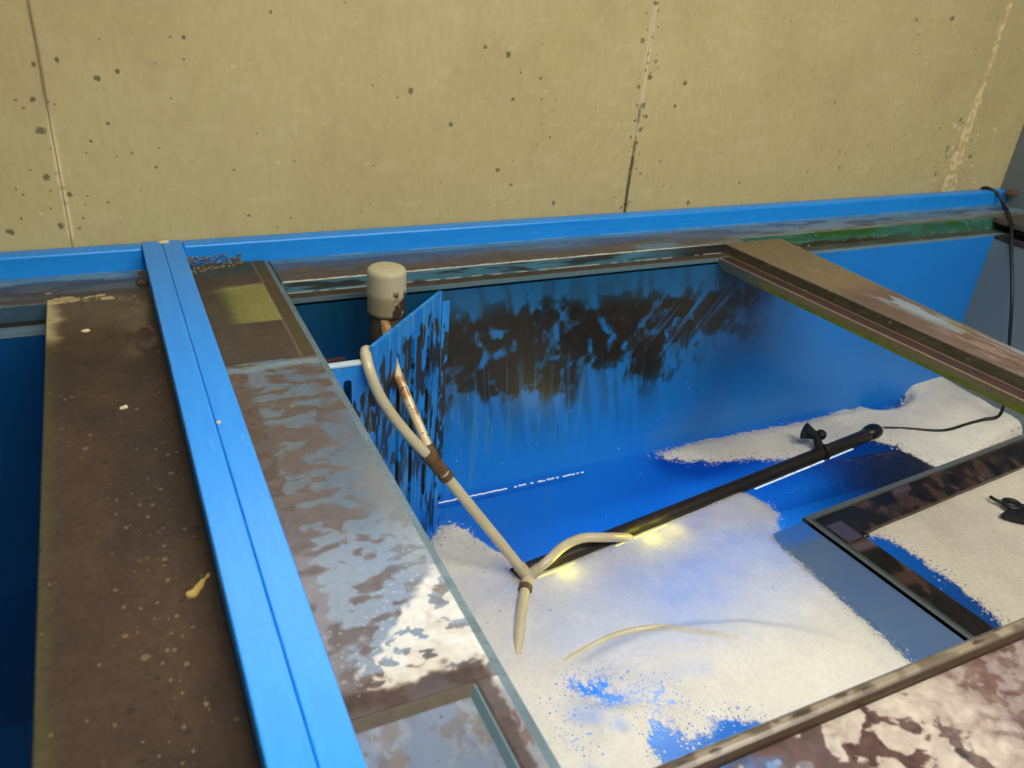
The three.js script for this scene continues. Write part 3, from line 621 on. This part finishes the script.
// ------------------------------------------------------------------ milky air hose with two Y joints
const hoseTex = tex(512, 64, (u, v) => mix(mix([205, 192, 156], [188, 172, 132], fbm(u * 12, v * 4, 761)), [150, 116, 74], specks(u * 60, v * 3, 763, 0.12, 0.06, 0.2) * 0.6));
const hoseMat = phys({ map: hoseTex, roughness: 0.35, clearcoat: 0.4, clearcoatRoughness: 0.2 });
const stainTex = tex(512, 64, (u, v) => mix(mix([212, 192, 144], [170, 118, 62], smooth(0.45, 0.66, fbm(u * 14, v * 3, 771))), [82, 48, 22], specks(u * 40, v * 3, 773, 0.25, 0.1, 0.35) * 0.8));
{
  const J1 = [0.524, -0.34, -1.275], J2 = [0.722, -0.632, -1.194], r = 0.0118;
  const t = thing('air_hose', 'milky branching air hose hanging from the slotted screen down to the foam', 'hose', [0.5, YW, -1.25]);
  add('hose_branch', capped([[0.447, -0.36, -1.42], [0.425, -0.2, -1.395], [0.412, -0.118, -1.37], [0.399, -0.102, -1.345], [0.3965, -0.122, -1.317], [0.414, -0.178, -1.3], [0.461, -0.258, -1.293], [0.508, -0.32, -1.283], J1], r * 0.93, 90, 14), hoseMat, t);
  add('hose_branch', capped([[0.465, -0.076, -1.44], [0.469, -0.11, -1.43], [0.4785, -0.175, -1.409], [0.5, -0.258, -1.345], J1], r * 0.85, 50, 14), phys({ map: stainTex, roughness: 0.4, clearcoat: 0.3 }), t, { label: 'brown stained branch' });
  add('hose_length', capped([J1, [0.592, -0.44, -1.249], [0.66, -0.54, -1.222], J2], r, 50, 14), hoseMat, t);
  add('hose_branch', capped([J2, [0.757, -0.6, -1.188], [0.815, -0.588, -1.212], [0.87, -0.586, -1.222], [0.93, -0.595, -1.215], [1.0, -0.63, -1.235], [1.03, -0.65, -1.247]], r * 0.95, 70, 14), hoseMat, t);
  add('hose_branch', capped([J2, [0.688, -0.632, -1.145], [0.648, -0.633, -1.08], [0.614, -0.64, -1.02], [0.59, -0.652, -0.978], [0.578, -0.668, -0.955]], r, 50, 14), hoseMat, t);
  const jm = mat({ color: 0x5d4326, roughness: 0.5 }), jc = mat({ color: 0xbcae8c, roughness: 0.35 });
  add('y_joint', mergeGeometries([cylBetween([0.518, -0.331, -1.277], [0.537, -0.359, -1.27], r * 1.22), cylBetween([0.5125, -0.305, -1.297], J1, r * 1.05), cylBetween([0.505, -0.318, -1.284], J1, r * 1.15)]), jm, t, { label: 'brown upper joint' });
  add('y_joint', mergeGeometries([cylBetween([0.702, -0.602, -1.203], J2, r * 1.2), cylBetween(J2, [0.703, -0.632, -1.166], r * 1.2), cylBetween(J2, [0.745, -0.611, -1.19], r * 1.1)]), jc, t);
  add('hose_clamp', mergeGeometries([cylBetween([0.7035, -0.632, -1.167], [0.695, -0.632, -1.155], r * 1.28)]), jm, t);
  add('hose_clamp', mergeGeometries([cylBetween([0.5405, -0.364, -1.269], [0.547, -0.374, -1.266], r * 1.3)]), jm, t);
}

// ------------------------------------------------------------------ foam: where it lies, from outlines drawn on the water (x, z in metres)
const FX0 = 0.293, FX1 = 2.502, FZ0 = -1.56, FZ1 = -0.21, FW = 1104, FH = 676;
const LA = [0.70, -1.214], LB = [2.05, -1.414];            // lamp axis
const FU = [0.9956, -0.0886], FV = [0.0886, 0.9956], FC = [1.493, -1.136];   // the floating tray
const tray = (a, b) => [FC[0] + FU[0] * a + FV[0] * b, FC[1] + FU[1] * a + FV[1] * b];
function maskOf(solid, holes, thin) {
  const c = document.createElement('canvas'); c.width = FW; c.height = FH;
  const g = c.getContext('2d');
  const poly = (pts) => { g.beginPath(); pts.forEach(([x, z], i) => g[i ? 'lineTo' : 'moveTo']((x - FX0) / (FX1 - FX0) * FW, (z - FZ0) / (FZ1 - FZ0) * FH)); g.closePath(); g.fill(); };
  g.fillStyle = '#000'; g.fillRect(0, 0, FW, FH);
  g.fillStyle = '#fff'; solid.forEach(poly);
  g.fillStyle = '#888'; thin.forEach(poly);
  g.fillStyle = '#000'; holes.forEach(poly);
  const d = g.getImageData(0, 0, FW, FH).data; let a = new Float32Array(FW * FH), b = new Float32Array(FW * FH);
  for (let i = 0; i < FW * FH; i++) a[i] = d[i * 4] / 255;
  const R = 13;
  for (let pass = 0; pass < 2; pass++) {
    for (let y = 0; y < FH; y++) { let s = 0; for (let k = -R; k <= R; k++) s += a[y * FW + clamp(k, 0, FW - 1)]; for (let x = 0; x < FW; x++) { b[y * FW + x] = s / (2 * R + 1); s += a[y * FW + Math.min(FW - 1, x + R + 1)] - a[y * FW + Math.max(0, x - R)]; } }
    for (let x = 0; x < FW; x++) { let s = 0; for (let k = -R; k <= R; k++) s += b[clamp(k, 0, FH - 1) * FW + x]; for (let y = 0; y < FH; y++) { a[y * FW + x] = s / (2 * R + 1); s += b[Math.min(FH - 1, y + R + 1) * FW + x] - b[Math.max(0, y - R) * FW + x]; } }
  }
  return (x, z) => {
    const fx = clamp((x - FX0) / (FX1 - FX0) * FW - 0.5, 0, FW - 1.001), fz = clamp((z - FZ0) / (FZ1 - FZ0) * FH - 0.5, 0, FH - 1.001);
    const i = Math.floor(fx), j = Math.floor(fz), u = fx - i, v = fz - j, o = j * FW + i;
    return lerp(lerp(a[o], a[o + 1], u), lerp(a[o + FW], a[o + FW + 1], u), v);
  };
}
const lampZ = (x) => lerp(LA[1], LB[1], (x - LA[0]) / (LB[0] - LA[0]));
const foamMask = maskOf(
  [
    [[0.2, -1.33], [0.5, -1.33], [0.56, -1.38], [0.61, -1.45], [0.645, -1.465], [0.66, -1.40], [0.7, -1.33], [0.73, -1.24], [0.75, -1.215], [1.44, lampZ(1.44)], [1.46, -1.22], [1.44, -1.15], [1.372, -1.137], [1.372, -0.1], [0.2, -0.1]],
    [[1.25, -1.545], [1.33, -1.5], [1.42, -1.455], [1.54, -1.425], [1.66, -1.392], [1.68, lampZ(1.68) - 0.01], [1.99, lampZ(1.99)], [2.03, -1.36], [2.06, -1.27], [2.07, -1.18], [2.6, -1.24], [2.6, -1.6], [2.38, -1.57], [1.9, -1.545], [1.5, -1.553]],
  ],
  [
    [[0.672, -0.922], [0.69, -0.92], [0.708, -0.888], [0.728, -0.85], [0.738, -0.815], [0.728, -0.808], [0.714, -0.838], [0.692, -0.872]],
    [[0.735, -0.9], [0.752, -0.892], [0.757, -0.873], [0.745, -0.876]],
    [[0.607, -0.9], [0.622, -0.885], [0.622, -0.84], [0.63, -0.79], [0.652, -0.79], [0.648, -0.768], [0.612, -0.768], [0.603, -0.82]],
    [[0.738, -0.735], [0.768, -0.775], [0.79, -0.765], [0.8, -0.72], [0.8, -0.64], [0.74, -0.66]],
    [[0.8, -0.83], [0.818, -0.835], [0.82, -0.812], [0.808, -0.808]],
    [[0.876, -0.77], [0.9, -0.752], [0.94, -0.715], [0.99, -0.665], [0.95, -0.64], [0.92, -0.675], [0.88, -0.69], [0.83, -0.66], [0.8, -0.69], [0.83, -0.715], [0.87, -0.715], [0.895, -0.73]],
    [[2.12, -1.6], [2.16, -1.525], [2.24, -1.51], [2.32, -1.53], [2.36, -1.6]],
  ],
  [
    [[0.63, -0.93], [0.72, -0.91], [0.85, -0.83], [0.9, -0.76], [0.83, -0.76], [0.74, -0.82], [0.66, -0.86]],
  ]);
const foamIn = maskOf([[tray(0.06, 0.07), tray(1.1, 0.07), tray(1.1, 0.95), tray(0.06, 0.95)]],
  [[tray(0.08, 0.1), tray(0.145, 0.115), tray(0.165, 0.17), tray(0.155, 0.24), tray(0.15, 0.36), tray(0.135, 0.46), tray(0.08, 0.5)]], []);
function foamHeight(x, z, m) {
  // arc ridge over the sunken hose, and soft mounds
  const n = fbm(x * 5, z * 5, 801), n2 = fbm(x * 22, z * 22, 803), n3 = fbm(x * 90, z * 90, 805, 2);
  let h = 0.004 + 0.016 * n + 0.006 * (n2 - 0.4) + 0.0014 * (n3 - 0.5);
  const az = -0.955 + 0.28 * (x - 0.86) ** 2 / 0.3;          // ridge line
  const r = z - az;
  if (x > 0.6 && x < 1.3) h += smooth(-0.02, 0.03, r) * smooth(0.26, 0.03, r) * 0.026 * smooth(0.62, 0.75, x) * smooth(1.35, 1.05, x);
  h += 0.04 * smooth(2.15, 2.5, x) * smooth(-1.0, -1.3, z);
  return h * smooth(0.45, 1.0, m);
}
function foamMesh(mask, colour, alphaScale, tall = 1) {
  const step = 0.0065, nx = Math.floor((FX1 - FX0) / step), nz = Math.floor((FZ1 - FZ0) / step);
  const id = new Int32Array((nx + 1) * (nz + 1)).fill(-1), pos = [], uv = [], idx = [];
  const M = new Float32Array((nx + 1) * (nz + 1));
  for (let j = 0; j <= nz; j++) for (let i = 0; i <= nx; i++) M[j * (nx + 1) + i] = mask(FX0 + (FX1 - FX0) * i / nx, FZ0 + (FZ1 - FZ0) * j / nz);
  const get = (i, j) => {
    const k = j * (nx + 1) + i;
    if (id[k] < 0) { const x = FX0 + (FX1 - FX0) * i / nx, z = FZ0 + (FZ1 - FZ0) * j / nz; id[k] = pos.length / 3; pos.push(x, YW + 0.0015 + foamHeight(x, z, M[k]) * tall, z); uv.push(i / nx, j / nz); }
    return id[k];
  };
  for (let j = 0; j < nz; j++) for (let i = 0; i < nx; i++) {
    const k = j * (nx + 1) + i;
    if (Math.max(M[k], M[k + 1], M[k + nx + 1], M[k + nx + 2]) < 0.1) continue;
    const a = get(i, j), b = get(i + 1, j), c = get(i + 1, j + 1), d = get(i, j + 1);
    idx.push(a, d, b, b, d, c);
  }
  const g = new THREE.BufferGeometry();
  g.setAttribute('position', new THREE.Float32BufferAttribute(pos, 3)); g.setAttribute('uv', new THREE.Float32BufferAttribute(uv, 2));
  g.setIndex(idx); g.computeVertexNormals();
  const alpha = tex(1600, 980, (u, v) => {
    const x = lerp(FX0, FX1, u), z = lerp(FZ0, FZ1, v), m = mask(x, z);
    const b = fbm(x * 30, z * 30, 821, 5), f = fbm(x * 120, z * 120, 823, 3);
    const e = m + 0.42 * (b - 0.5) * smooth(1, 0.75, m);
    let a = smooth(0.44, 0.64, e + 0.3 * (f - 0.5) * smooth(1.0, 0.7, m));
    // loose bubbles outside the edge, gaps between bubbles just inside it
    a = Math.max(a, specks(x * 130, z * 130, 828, 0.8 * smooth(0.16, 0.46, e), 0.13, 0.42) * 0.85);
    a *= 1 - specks(x * 150 + 7, z * 150, 829, 0.85 * smooth(1.0, 0.6, e) , 0.12, 0.38) * 0.8;
    const pop = specks(x * 30, z * 30, 825, 0.05, 0.03, 0.08) * 0.7;                  // open bubbles
    return grey(clamp(a * (1 - pop) * alphaScale(x, z, fbm(x * 9, z * 9, 827))));
  }, false);
  const map = tex(1024, 640, (u, v) => { const x = lerp(FX0, FX1, u), z = lerp(FZ0, FZ1, v); return colour(x, z); });
  return [g, mat({ map, alphaMap: alpha, transparent: true, roughness: 0.95, side: THREE.DoubleSide })];
}
{
  const cream = (x, z) => { const f = (fbm(x * 210, z * 210, 833, 3) - 0.5) * 17; const c = mix([224, 216, 197], [208, 202, 188], fbm(x * 12, z * 12, 831)); return [c[0] + f, c[1] + f, c[2] + f]; };
  const [g, m] = foamMesh(foamMask, cream, (x, z, n) => {
    const veil = smooth(0.55, 0.08, Math.hypot((x - 1.1) / 1.35, (z + 1.1) / 0.62)) * 0.42 + smooth(0.1, 0.02, Math.abs(z - lampZ(x))) * 0.12;
    const south = smooth(-0.88, -0.8, z - 0.1 * (x - 0.75)) * smooth(0.4, 0.6, n) * smooth(1.05, 0.85, x) * 0.45;
    return 1 - veil * (0.5 + n) - south;
  });
  add('foam', g, m, scene, { label: 'thick cream white foam floating on the water of the right hand tank', category: 'foam', kind: 'stuff' });
  const [g2, m2] = foamMesh(foamIn, (x, z) => { const f = (fbm(x * 210, z * 210, 836, 3) - 0.5) * 24; const c = mix([214, 202, 180], [196, 184, 162], fbm(x * 16, z * 16, 835)); return [c[0] + f, c[1] + f, c[2] + f]; }, () => 1, 0.4);
  add('foam', g2, m2, scene, { label: 'beige speckled foam enclosed by the floating black tray', category: 'foam', kind: 'stuff' });
  // brown scum specks, on a film darkening the open pool to the right
  const c = document.createElement('canvas'); c.width = 4; c.height = 4;
  const sg = new THREE.PlaneGeometry(0.62, 0.3).rotateX(-Math.PI / 2).translate(1.8, YW + 0.0018, -1.27);
  const sa = tex(700, 340, (u, v) => {
    const x = 1.49 + u * 0.62, z = -1.42 + v * 0.3;
    const inside = smooth(lampZ(x) + 0.02, lampZ(x) + 0.03, z) * smooth(2.1, 2.06, x) * smooth(-1.165, -1.175, z + 0.09 * (x - 1.493));
    const d = smooth(1.62, 1.95, x - 0.8 * (z + 1.27) * 0.3 + 0.12 * (fbm(x * 20, z * 20, 843) - 0.5));
    const sp = specks(x * 120, z * 120, 845, 0.25 + 0.4 * d, 0.1, 0.32);
    return grey(inside * clamp(d * 0.8 + sp * 0.75));
  }, false);
  const sm = tex(350, 170, (u, v) => {
    const x = 1.49 + u * 0.62, z = -1.42 + v * 0.3;
    let q = mix([18, 24, 48], [36, 26, 30], fbm(x * 20, z * 20, 847));
    q = mix(q, [112, 78, 50], smooth(0.55, 0.7, fbm(x * 90, z * 90, 849)) * smooth(-1.33, -1.2, z) * 0.8);
    return mix(q, [110, 130, 160], specks(x * 100, z * 100, 851, 0.15, 0.1, 0.25) * 0.5);
  });
  add('dark_speckled_film', sg, mat({ map: sm, alphaMap: sa, transparent: true, roughness: 0.35, side: THREE.DoubleSide }), scene, { label: 'dark film with brown scum specks on the open blue pool between lamp tube and tray', category: 'scum', kind: 'stuff' });
}
{
  const gs = [];
  for (let i = 0; i < 60; i++) {
    const x = 0.645 + 0.42 * i / 60; if (i > 26 && rnd() < 0.5) continue;
    gs.push(new THREE.SphereGeometry(1, 8, 6).scale(0.0052, 0.0016 + 0.0012 * rnd(), 0.002).translate(x, YW + 0.001, -1.532 + 0.002 * rnd()));
  }
  add('foam_line', mergeGeometries(gs), mat({ color: 0xe4ecf2, roughness: 0.8 }), scene, { label: 'thin white foam line floating along the blue back wall', category: 'foam', kind: 'stuff' });
}
add('sunken_hose', (() => {
  const pts = [[0.612, -0.648, -0.945], [0.65, -0.646, -0.947], [0.722, -0.641, -0.966], [0.825, -0.6365, -0.977], [0.915, -0.638, -0.964], [1.0, -0.652, -0.935], [1.07, -0.65, -0.885]];
  return tube(pts, 0.0065, 70, 10);
})(), hoseMat, scene, { label: 'thin pale hose sunk in the foam, curving in an arc near the rail', category: 'hose' });

// ------------------------------------------------------------------ lamp tube afloat at the waterline
{
  const dir = new THREE.Vector3(LB[0] - LA[0], 0, LB[1] - LA[1]), len = dir.length(); dir.normalize();
  const P = (s, y = -0.641, off = 0) => [LA[0] + dir.x * s - dir.z * off, y, LA[1] + dir.z * s + dir.x * off];   // off > 0 is towards the front
  const t = thing('lamp_tube', 'long black lamp tube floating at the edge of the foam, glowing below', 'lamp', P(len / 2, YW));
  const lt = tex(1024, 64, (u, v) => mix(mix([30, 24, 18], [52, 42, 30], fbm(u * 30, v * 4, 901)), [188, 166, 118], specks(v * 6, u * 150, 903, 0.1, 0.08, 0.3) * 0.8));
  add('tube_body', cylBetween(P(0), P(len - 0.03), 0.0205, 0.0205, 24), mat({ map: lt, roughness: 0.4, metalness: 0.1 }), t);
  const cap = new THREE.SphereGeometry(0.027, 24, 16); cap.scale(1.5, 0.95, 1).rotateY(-Math.atan2(dir.z, dir.x)).translate(...P(len - 0.025, -0.637));
  add('end_cap', cap, mat({ color: 0x0d0d0c, roughness: 0.35 }), t);
  // suction clip: foot, stem and cup
  const q = P(1.09, -0.625, -0.012);
  const clip = mergeGeometries([
    cylBetween(q, P(1.085, -0.592, -0.03), 0.013, 0.011), cylBetween(P(1.085, -0.594, -0.028), P(1.06, -0.585, -0.055), 0.011, 0.026),
    new THREE.SphereGeometry(0.016, 14, 10).translate(...P(1.1, -0.592, -0.024)), new THREE.TorusGeometry(0.022, 0.006, 8, 20, Math.PI * 1.2).rotateY(Math.PI / 2 - Math.atan2(dir.z, dir.x)).translate(...P(1.095, -0.638))]);
  add('suction_clip', clip, mat({ color: 0x141312, roughness: 0.6 }), t);
  // glowing window strip along the lower front of the tube
  const strip = (s0, s1, col, k) => {
    const g = sweep(4, (i, u) => P(lerp(s0, s1, u), [-0.652, -0.652, -0.6502, -0.6502][i], [0.0185, 0.0225, 0.0225, 0.0185][i]));
    add('lamp_window', g, mat({ color: 0xffffff, emissive: col, emissiveIntensity: k, roughness: 0.4 }), t);
  };
  const white = new THREE.Color().setRGB(0.8, 0.9, 1.0), yellow = new THREE.Color().setRGB(1.0, 0.9, 0.06);
  strip(0.05, 0.16, yellow, 1.2); strip(0.281, 0.45, yellow, 1.2); strip(0.78, 0.95, white, 0.45); strip(0.955, 1.08, white, 0.6); strip(1.09, 1.22, white, 0.4);
  const rl = new THREE.RectAreaLight(new THREE.Color().setRGB(0.6, 0.88, 1.0), UV_LAMP_L, 1.2, 0.02);
  const lp = P(0.68, -0.664, 0.03); rl.position.set(lp[0] - t.position.x, lp[1] - t.position.y, lp[2] - t.position.z);
  t.add(rl); t.updateMatrixWorld(true); const aim = P(0.68, -0.664 - 0.4, 0.03 + 0.18); rl.lookAt(...aim);
  for (const [s, I] of [[0.105, 0.006], [0.365, 0.008], [0.44, 0.005]]) {
    const pl = new THREE.PointLight(yellow, I, 0, 2); const p = P(s, -0.605, 0.05);
    pl.position.set(p[0] - t.position.x, p[1] - t.position.y, p[2] - t.position.z); pl.castShadow = true; t.add(pl);
  }
}
// ------------------------------------------------------------------ black cable over the rim
add('power_cable', tube([[2.655, -0.02, -1.7615], [2.66, 0.004, -1.755], [2.668, 0.0055, -1.738], [2.682, -0.006, -1.713], [2.684, -0.036, -1.68], [2.66, -0.0395, -1.65], [2.6, -0.0395, -1.6], [2.54, -0.045, -1.545], [2.485, -0.11, -1.48], [2.44, -0.22, -1.4], [2.43, -0.36, -1.345], [2.425, -0.5, -1.295], [2.42, -0.58, -1.285], [2.395, -0.597, -1.305], [2.33, -0.612, -1.318], [2.24, -0.625, -1.33], [2.14, -0.634, -1.39], [2.08, -0.637, -1.418]], 0.0052, 160, 10),
  mat({ color: 0x0b0b0c, roughness: 0.45 }), scene, { label: 'black power cable draped over the rim and down to the lamp tube', category: 'cable' });

// ------------------------------------------------------------------ floating black tray
{
  const t = thing('floating_tray', 'black framed square tray afloat in the foam under the cross beam', 'tray', [1.9, YW, -0.8]);
  const bt = tex(512, 128, (u, v) => {
    let c = mix([22, 16, 13], [74, 54, 44], smooth(0.35, 0.7, fbm(u * 40, v * 12, 921, 6)));
    return mix(c, [96, 86, 98], smooth(0.64, 0.74, fbm(u * 26, v * 10, 923)) * 0.7);  // purple grey patches paint wet reflections on the bars
  });
  const black = mat({ map: bt, roughness: 0.25, bumpMap: bt, bumpScale: 0.002 }), grey2 = mat({ color: 0x5d625e, roughness: 0.4 });
  const slab = (a0, a1, b0, b1, y0, y1) => {
    const g = sweep(4, (i, u) => { const p = tray(lerp(a0, a1, u), [b0, b1, b1, b0][i]); return [p[0], [y0, y0, y1, y1][i], p[1]]; });
    return planarUV(g, (x, y, z) => (x + z * 0.3 - 1.3), (x, y, z) => (z + 1.3) * 2);
  };
  add('back_bar', slab(0.012, 0.985, 0.012, 0.1, -0.66, -0.631), black, t);
  add('left_bar', slab(0.012, 0.083, 0.1005, 0.78, -0.66, -0.6315), black, t);
  add('back_rim', slab(0.0, 0.985, -0.004, 0.0115, -0.66, -0.625), grey2, t);
  add('left_rim', slab(-0.012, -0.0005, -0.004, 0.78, -0.66, -0.6245), grey2, t);
  add('left_rim', slab(0.0, 0.0115, 0.0125, 0.78, -0.66, -0.627), mat({ color: 0x3d453f, roughness: 0.4 }), t);
  add('corner_plate', slab(0.02, 0.075, 0.045, 0.115, -0.6308, -0.6285), mat({ color: 0x4a4256, roughness: 0.3 }), t);
  const sk = [[-0.013, -0.634], [-0.013, -0.66], [-0.118, -0.66], [-0.118, -0.652]];
  const st = tex(256, 64, (u, v) => mix(mix([76, 104, 150], [94, 116, 140], fbm(u * 12, v * 4, 931)), [30, 110, 220], smooth(0.1, 0.05, u) * smooth(0.4, 0.8, v) * 0.6));
  add('skirt', sweep(4, (i, u) => { const b = lerp(0.0, 0.76, u), p = tray(sk[i][0] - (i > 1 ? b * 0.085 - 0.0 : 0) * -0 , b); return [i > 1 ? 1.3755 : p[0], sk[i][1], i > 1 ? -1.136 + b : p[1]]; }, 8), mat({ map: st, roughness: 0.35 }), t, { label: 'slate blue sloping skirt' });
}
// black leaf shaped clip lying on the enclosed foam
{
  const y = -0.634;
  const t = thing('rubber_clip', 'small black rubber clip with a pointed stem lying on the foam inside the tray', 'clip', [2.09, YW + 0.01, -0.94]);
  const m = mat({ color: 0x101112, roughness: 0.5 });
  const leaf = new THREE.Shape(); leaf.moveTo(-0.065, 0); leaf.bezierCurveTo(-0.04, 0.04, 0.05, 0.035, 0.11, 0.005); leaf.bezierCurveTo(0.06, -0.035, -0.03, -0.03, -0.065, 0);
  const g = new THREE.ExtrudeGeometry(leaf, { depth: 0.008, bevelEnabled: true, bevelSize: 0.003, bevelThickness: 0.003, bevelSegments: 2, curveSegments: 16 }).rotateX(-Math.PI / 2).rotateY(-0.45).translate(2.085, y - 0.004, -0.935);
  add('leaf_plate', g, m, t);
  add('ring', new THREE.TorusGeometry(0.02, 0.008, 10, 24).rotateX(Math.PI / 2).translate(2.092, y + 0.006, -0.985), m, t);
  add('stem', tube([[2.066, y + 0.006, -1.032], [2.066, y + 0.007, -1.012], [2.08, y + 0.007, -0.994]], 0.005, 16, 8), m, t);
  add('arm', tube([[2.105, y + 0.006, -0.972], [2.15, y + 0.01, -0.945], [2.2, y + 0.006, -0.91]], 0.008, 20, 8), m, t);
}

// ------------------------------------------------------------------ crumbs on the flanges
function lump(x, y, z, r, sx, sz, turn, seed) {
  const g = new THREE.IcosahedronGeometry(r, r < 0.0035 ? 1 : 3), p = g.attributes.position;
  for (let i = 0; i < p.count; i++) {
    const v = new THREE.Vector3().fromBufferAttribute(p, i), k = 0.7 + 0.6 * vn(v.x / r * 1.7 + seed, v.y / r * 1.7 + v.z / r * 2.3, seed);
    p.setXYZ(i, v.x * k * sx, Math.max(v.y * k * 0.6, -r * 0.25), v.z * k * sz);
  }
  g.computeVertexNormals(); g.rotateY(turn); return g.translate(x, y + r * 0.25, z);
}
const crumbMat = mat({ color: 0xb59a55, roughness: 0.9 }), paleMat = mat({ color: 0xc9bd98, roughness: 0.95 }), brownMat = mat({ color: 0x5a4026, roughness: 0.8 });
const YL = YF + 0.0026;
add('food_crumb', mergeGeometries([lump(0.0235, YL, -0.724, 0.0056, 1.2, 1, 0.3, 5), lump(0.03, YL, -0.732, 0.0048, 1.5, 0.8, 0.9, 7), lump(0.035, YL, -0.739, 0.004, 1.5, 0.8, 1.0, 9), lump(0.041, YL, -0.747, 0.0032, 1.6, 0.7, 1.0, 10)]), crumbMat, scene, { label: 'long yellow food crumb on the brown flange beside the blue divider', category: 'crumb' });
add('plaster_flake', lump(-0.064, YL, -1.437, 0.0045, 1.4, 0.9, 0.1, 11), paleMat, scene, { label: 'white flake on the brown flange near its far end', category: 'flake' });
add('plaster_flake', lump(-0.021, YL, -1.152, 0.0045, 1.3, 0.8, 0.4, 13), paleMat, scene, { label: 'yellowish flake in the middle of the brown flange', category: 'flake' });
add('crust_deposit', mergeGeometries([...Array(34).keys()].map((i) => lump(-0.12 + 0.1 * rnd() ** 1.4, YF, -1.593 + 0.012 * rnd() - 0.004, 0.0022 + 0.0042 * rnd() ** 2, 1.7, 0.8, rnd(), 20 + i))), mat({ color: 0x9f8c5e, roughness: 1 }), scene, { label: 'pale crust lumps along the far corner of the brown flange', category: 'crust', kind: 'stuff' });
add('mineral_nodule', mergeGeometries([lump(0.038, YF, -1.64, 0.012, 0.9, 1, 0, 31), lump(0.041, YF + 0.012, -1.66, 0.008, 0.9, 1, 0, 33)]), brownMat, scene, { label: 'brown nodule at the foot of the lip left of the blue divider', category: 'nodule' });
{
  const gs = [];
  for (let i = 0; i < 420; i++) {
    const x = 0.13 + 0.11 * rnd() ** 1.3, up = rnd() ** 2, z = -1.716 + 0.05 * (1 - up) * rnd() * (1 - (x - 0.13) / 0.14), r = 0.0008 + 0.0019 * rnd() ** 2;
    gs.push(lump(x, YF + 0.02 * up * (z < -1.705 ? 1 : 0), z, r, 1.2, 1, rnd() * 3, 100 + i));
  }
  const cols = []; const g = mergeGeometries(gs);
  const per = gs[0].attributes.position.count;
  for (let i = 0; i < 420; i++) { const c = new THREE.Color().setHSL(0.085 + 0.04 * rnd(), 0.55, 0.05 + 0.2 * rnd() ** 1.5); for (let k = 0; k < per; k++) cols.push(c.r, c.g, c.b); }
  g.setAttribute('color', new THREE.Float32BufferAttribute(cols, 3));
  add('crumb_heap', g, mat({ vertexColors: true, roughness: 0.9 }), scene, { label: 'golden brown crumbs heaped against the back lip right of the blue divider', category: 'crumbs', kind: 'stuff' });
  add('mud_lump', lump(2.735, -0.006, -1.7, 0.018, 1.2, 1, 0.3, 55), brownMat, scene, { label: 'dark mud lump at the right end of the back lip', category: 'lump' });
  add('plaster_flake', lump(0.092, 0, -1.742, 0.007, 1.5, 0.8, 0.2, 41), paleMat, scene, { label: 'pale flake on top of the divider where it meets the wall', category: 'flake' });
  add('plaster_flake', lump(0.093, 0, -1.0, 0.0028, 1.3, 0.9, 0.7, 43), paleMat, scene, { label: 'small white flake halfway along the seam of the blue divider', category: 'flake' });
}
renderer.render(scene, camera);
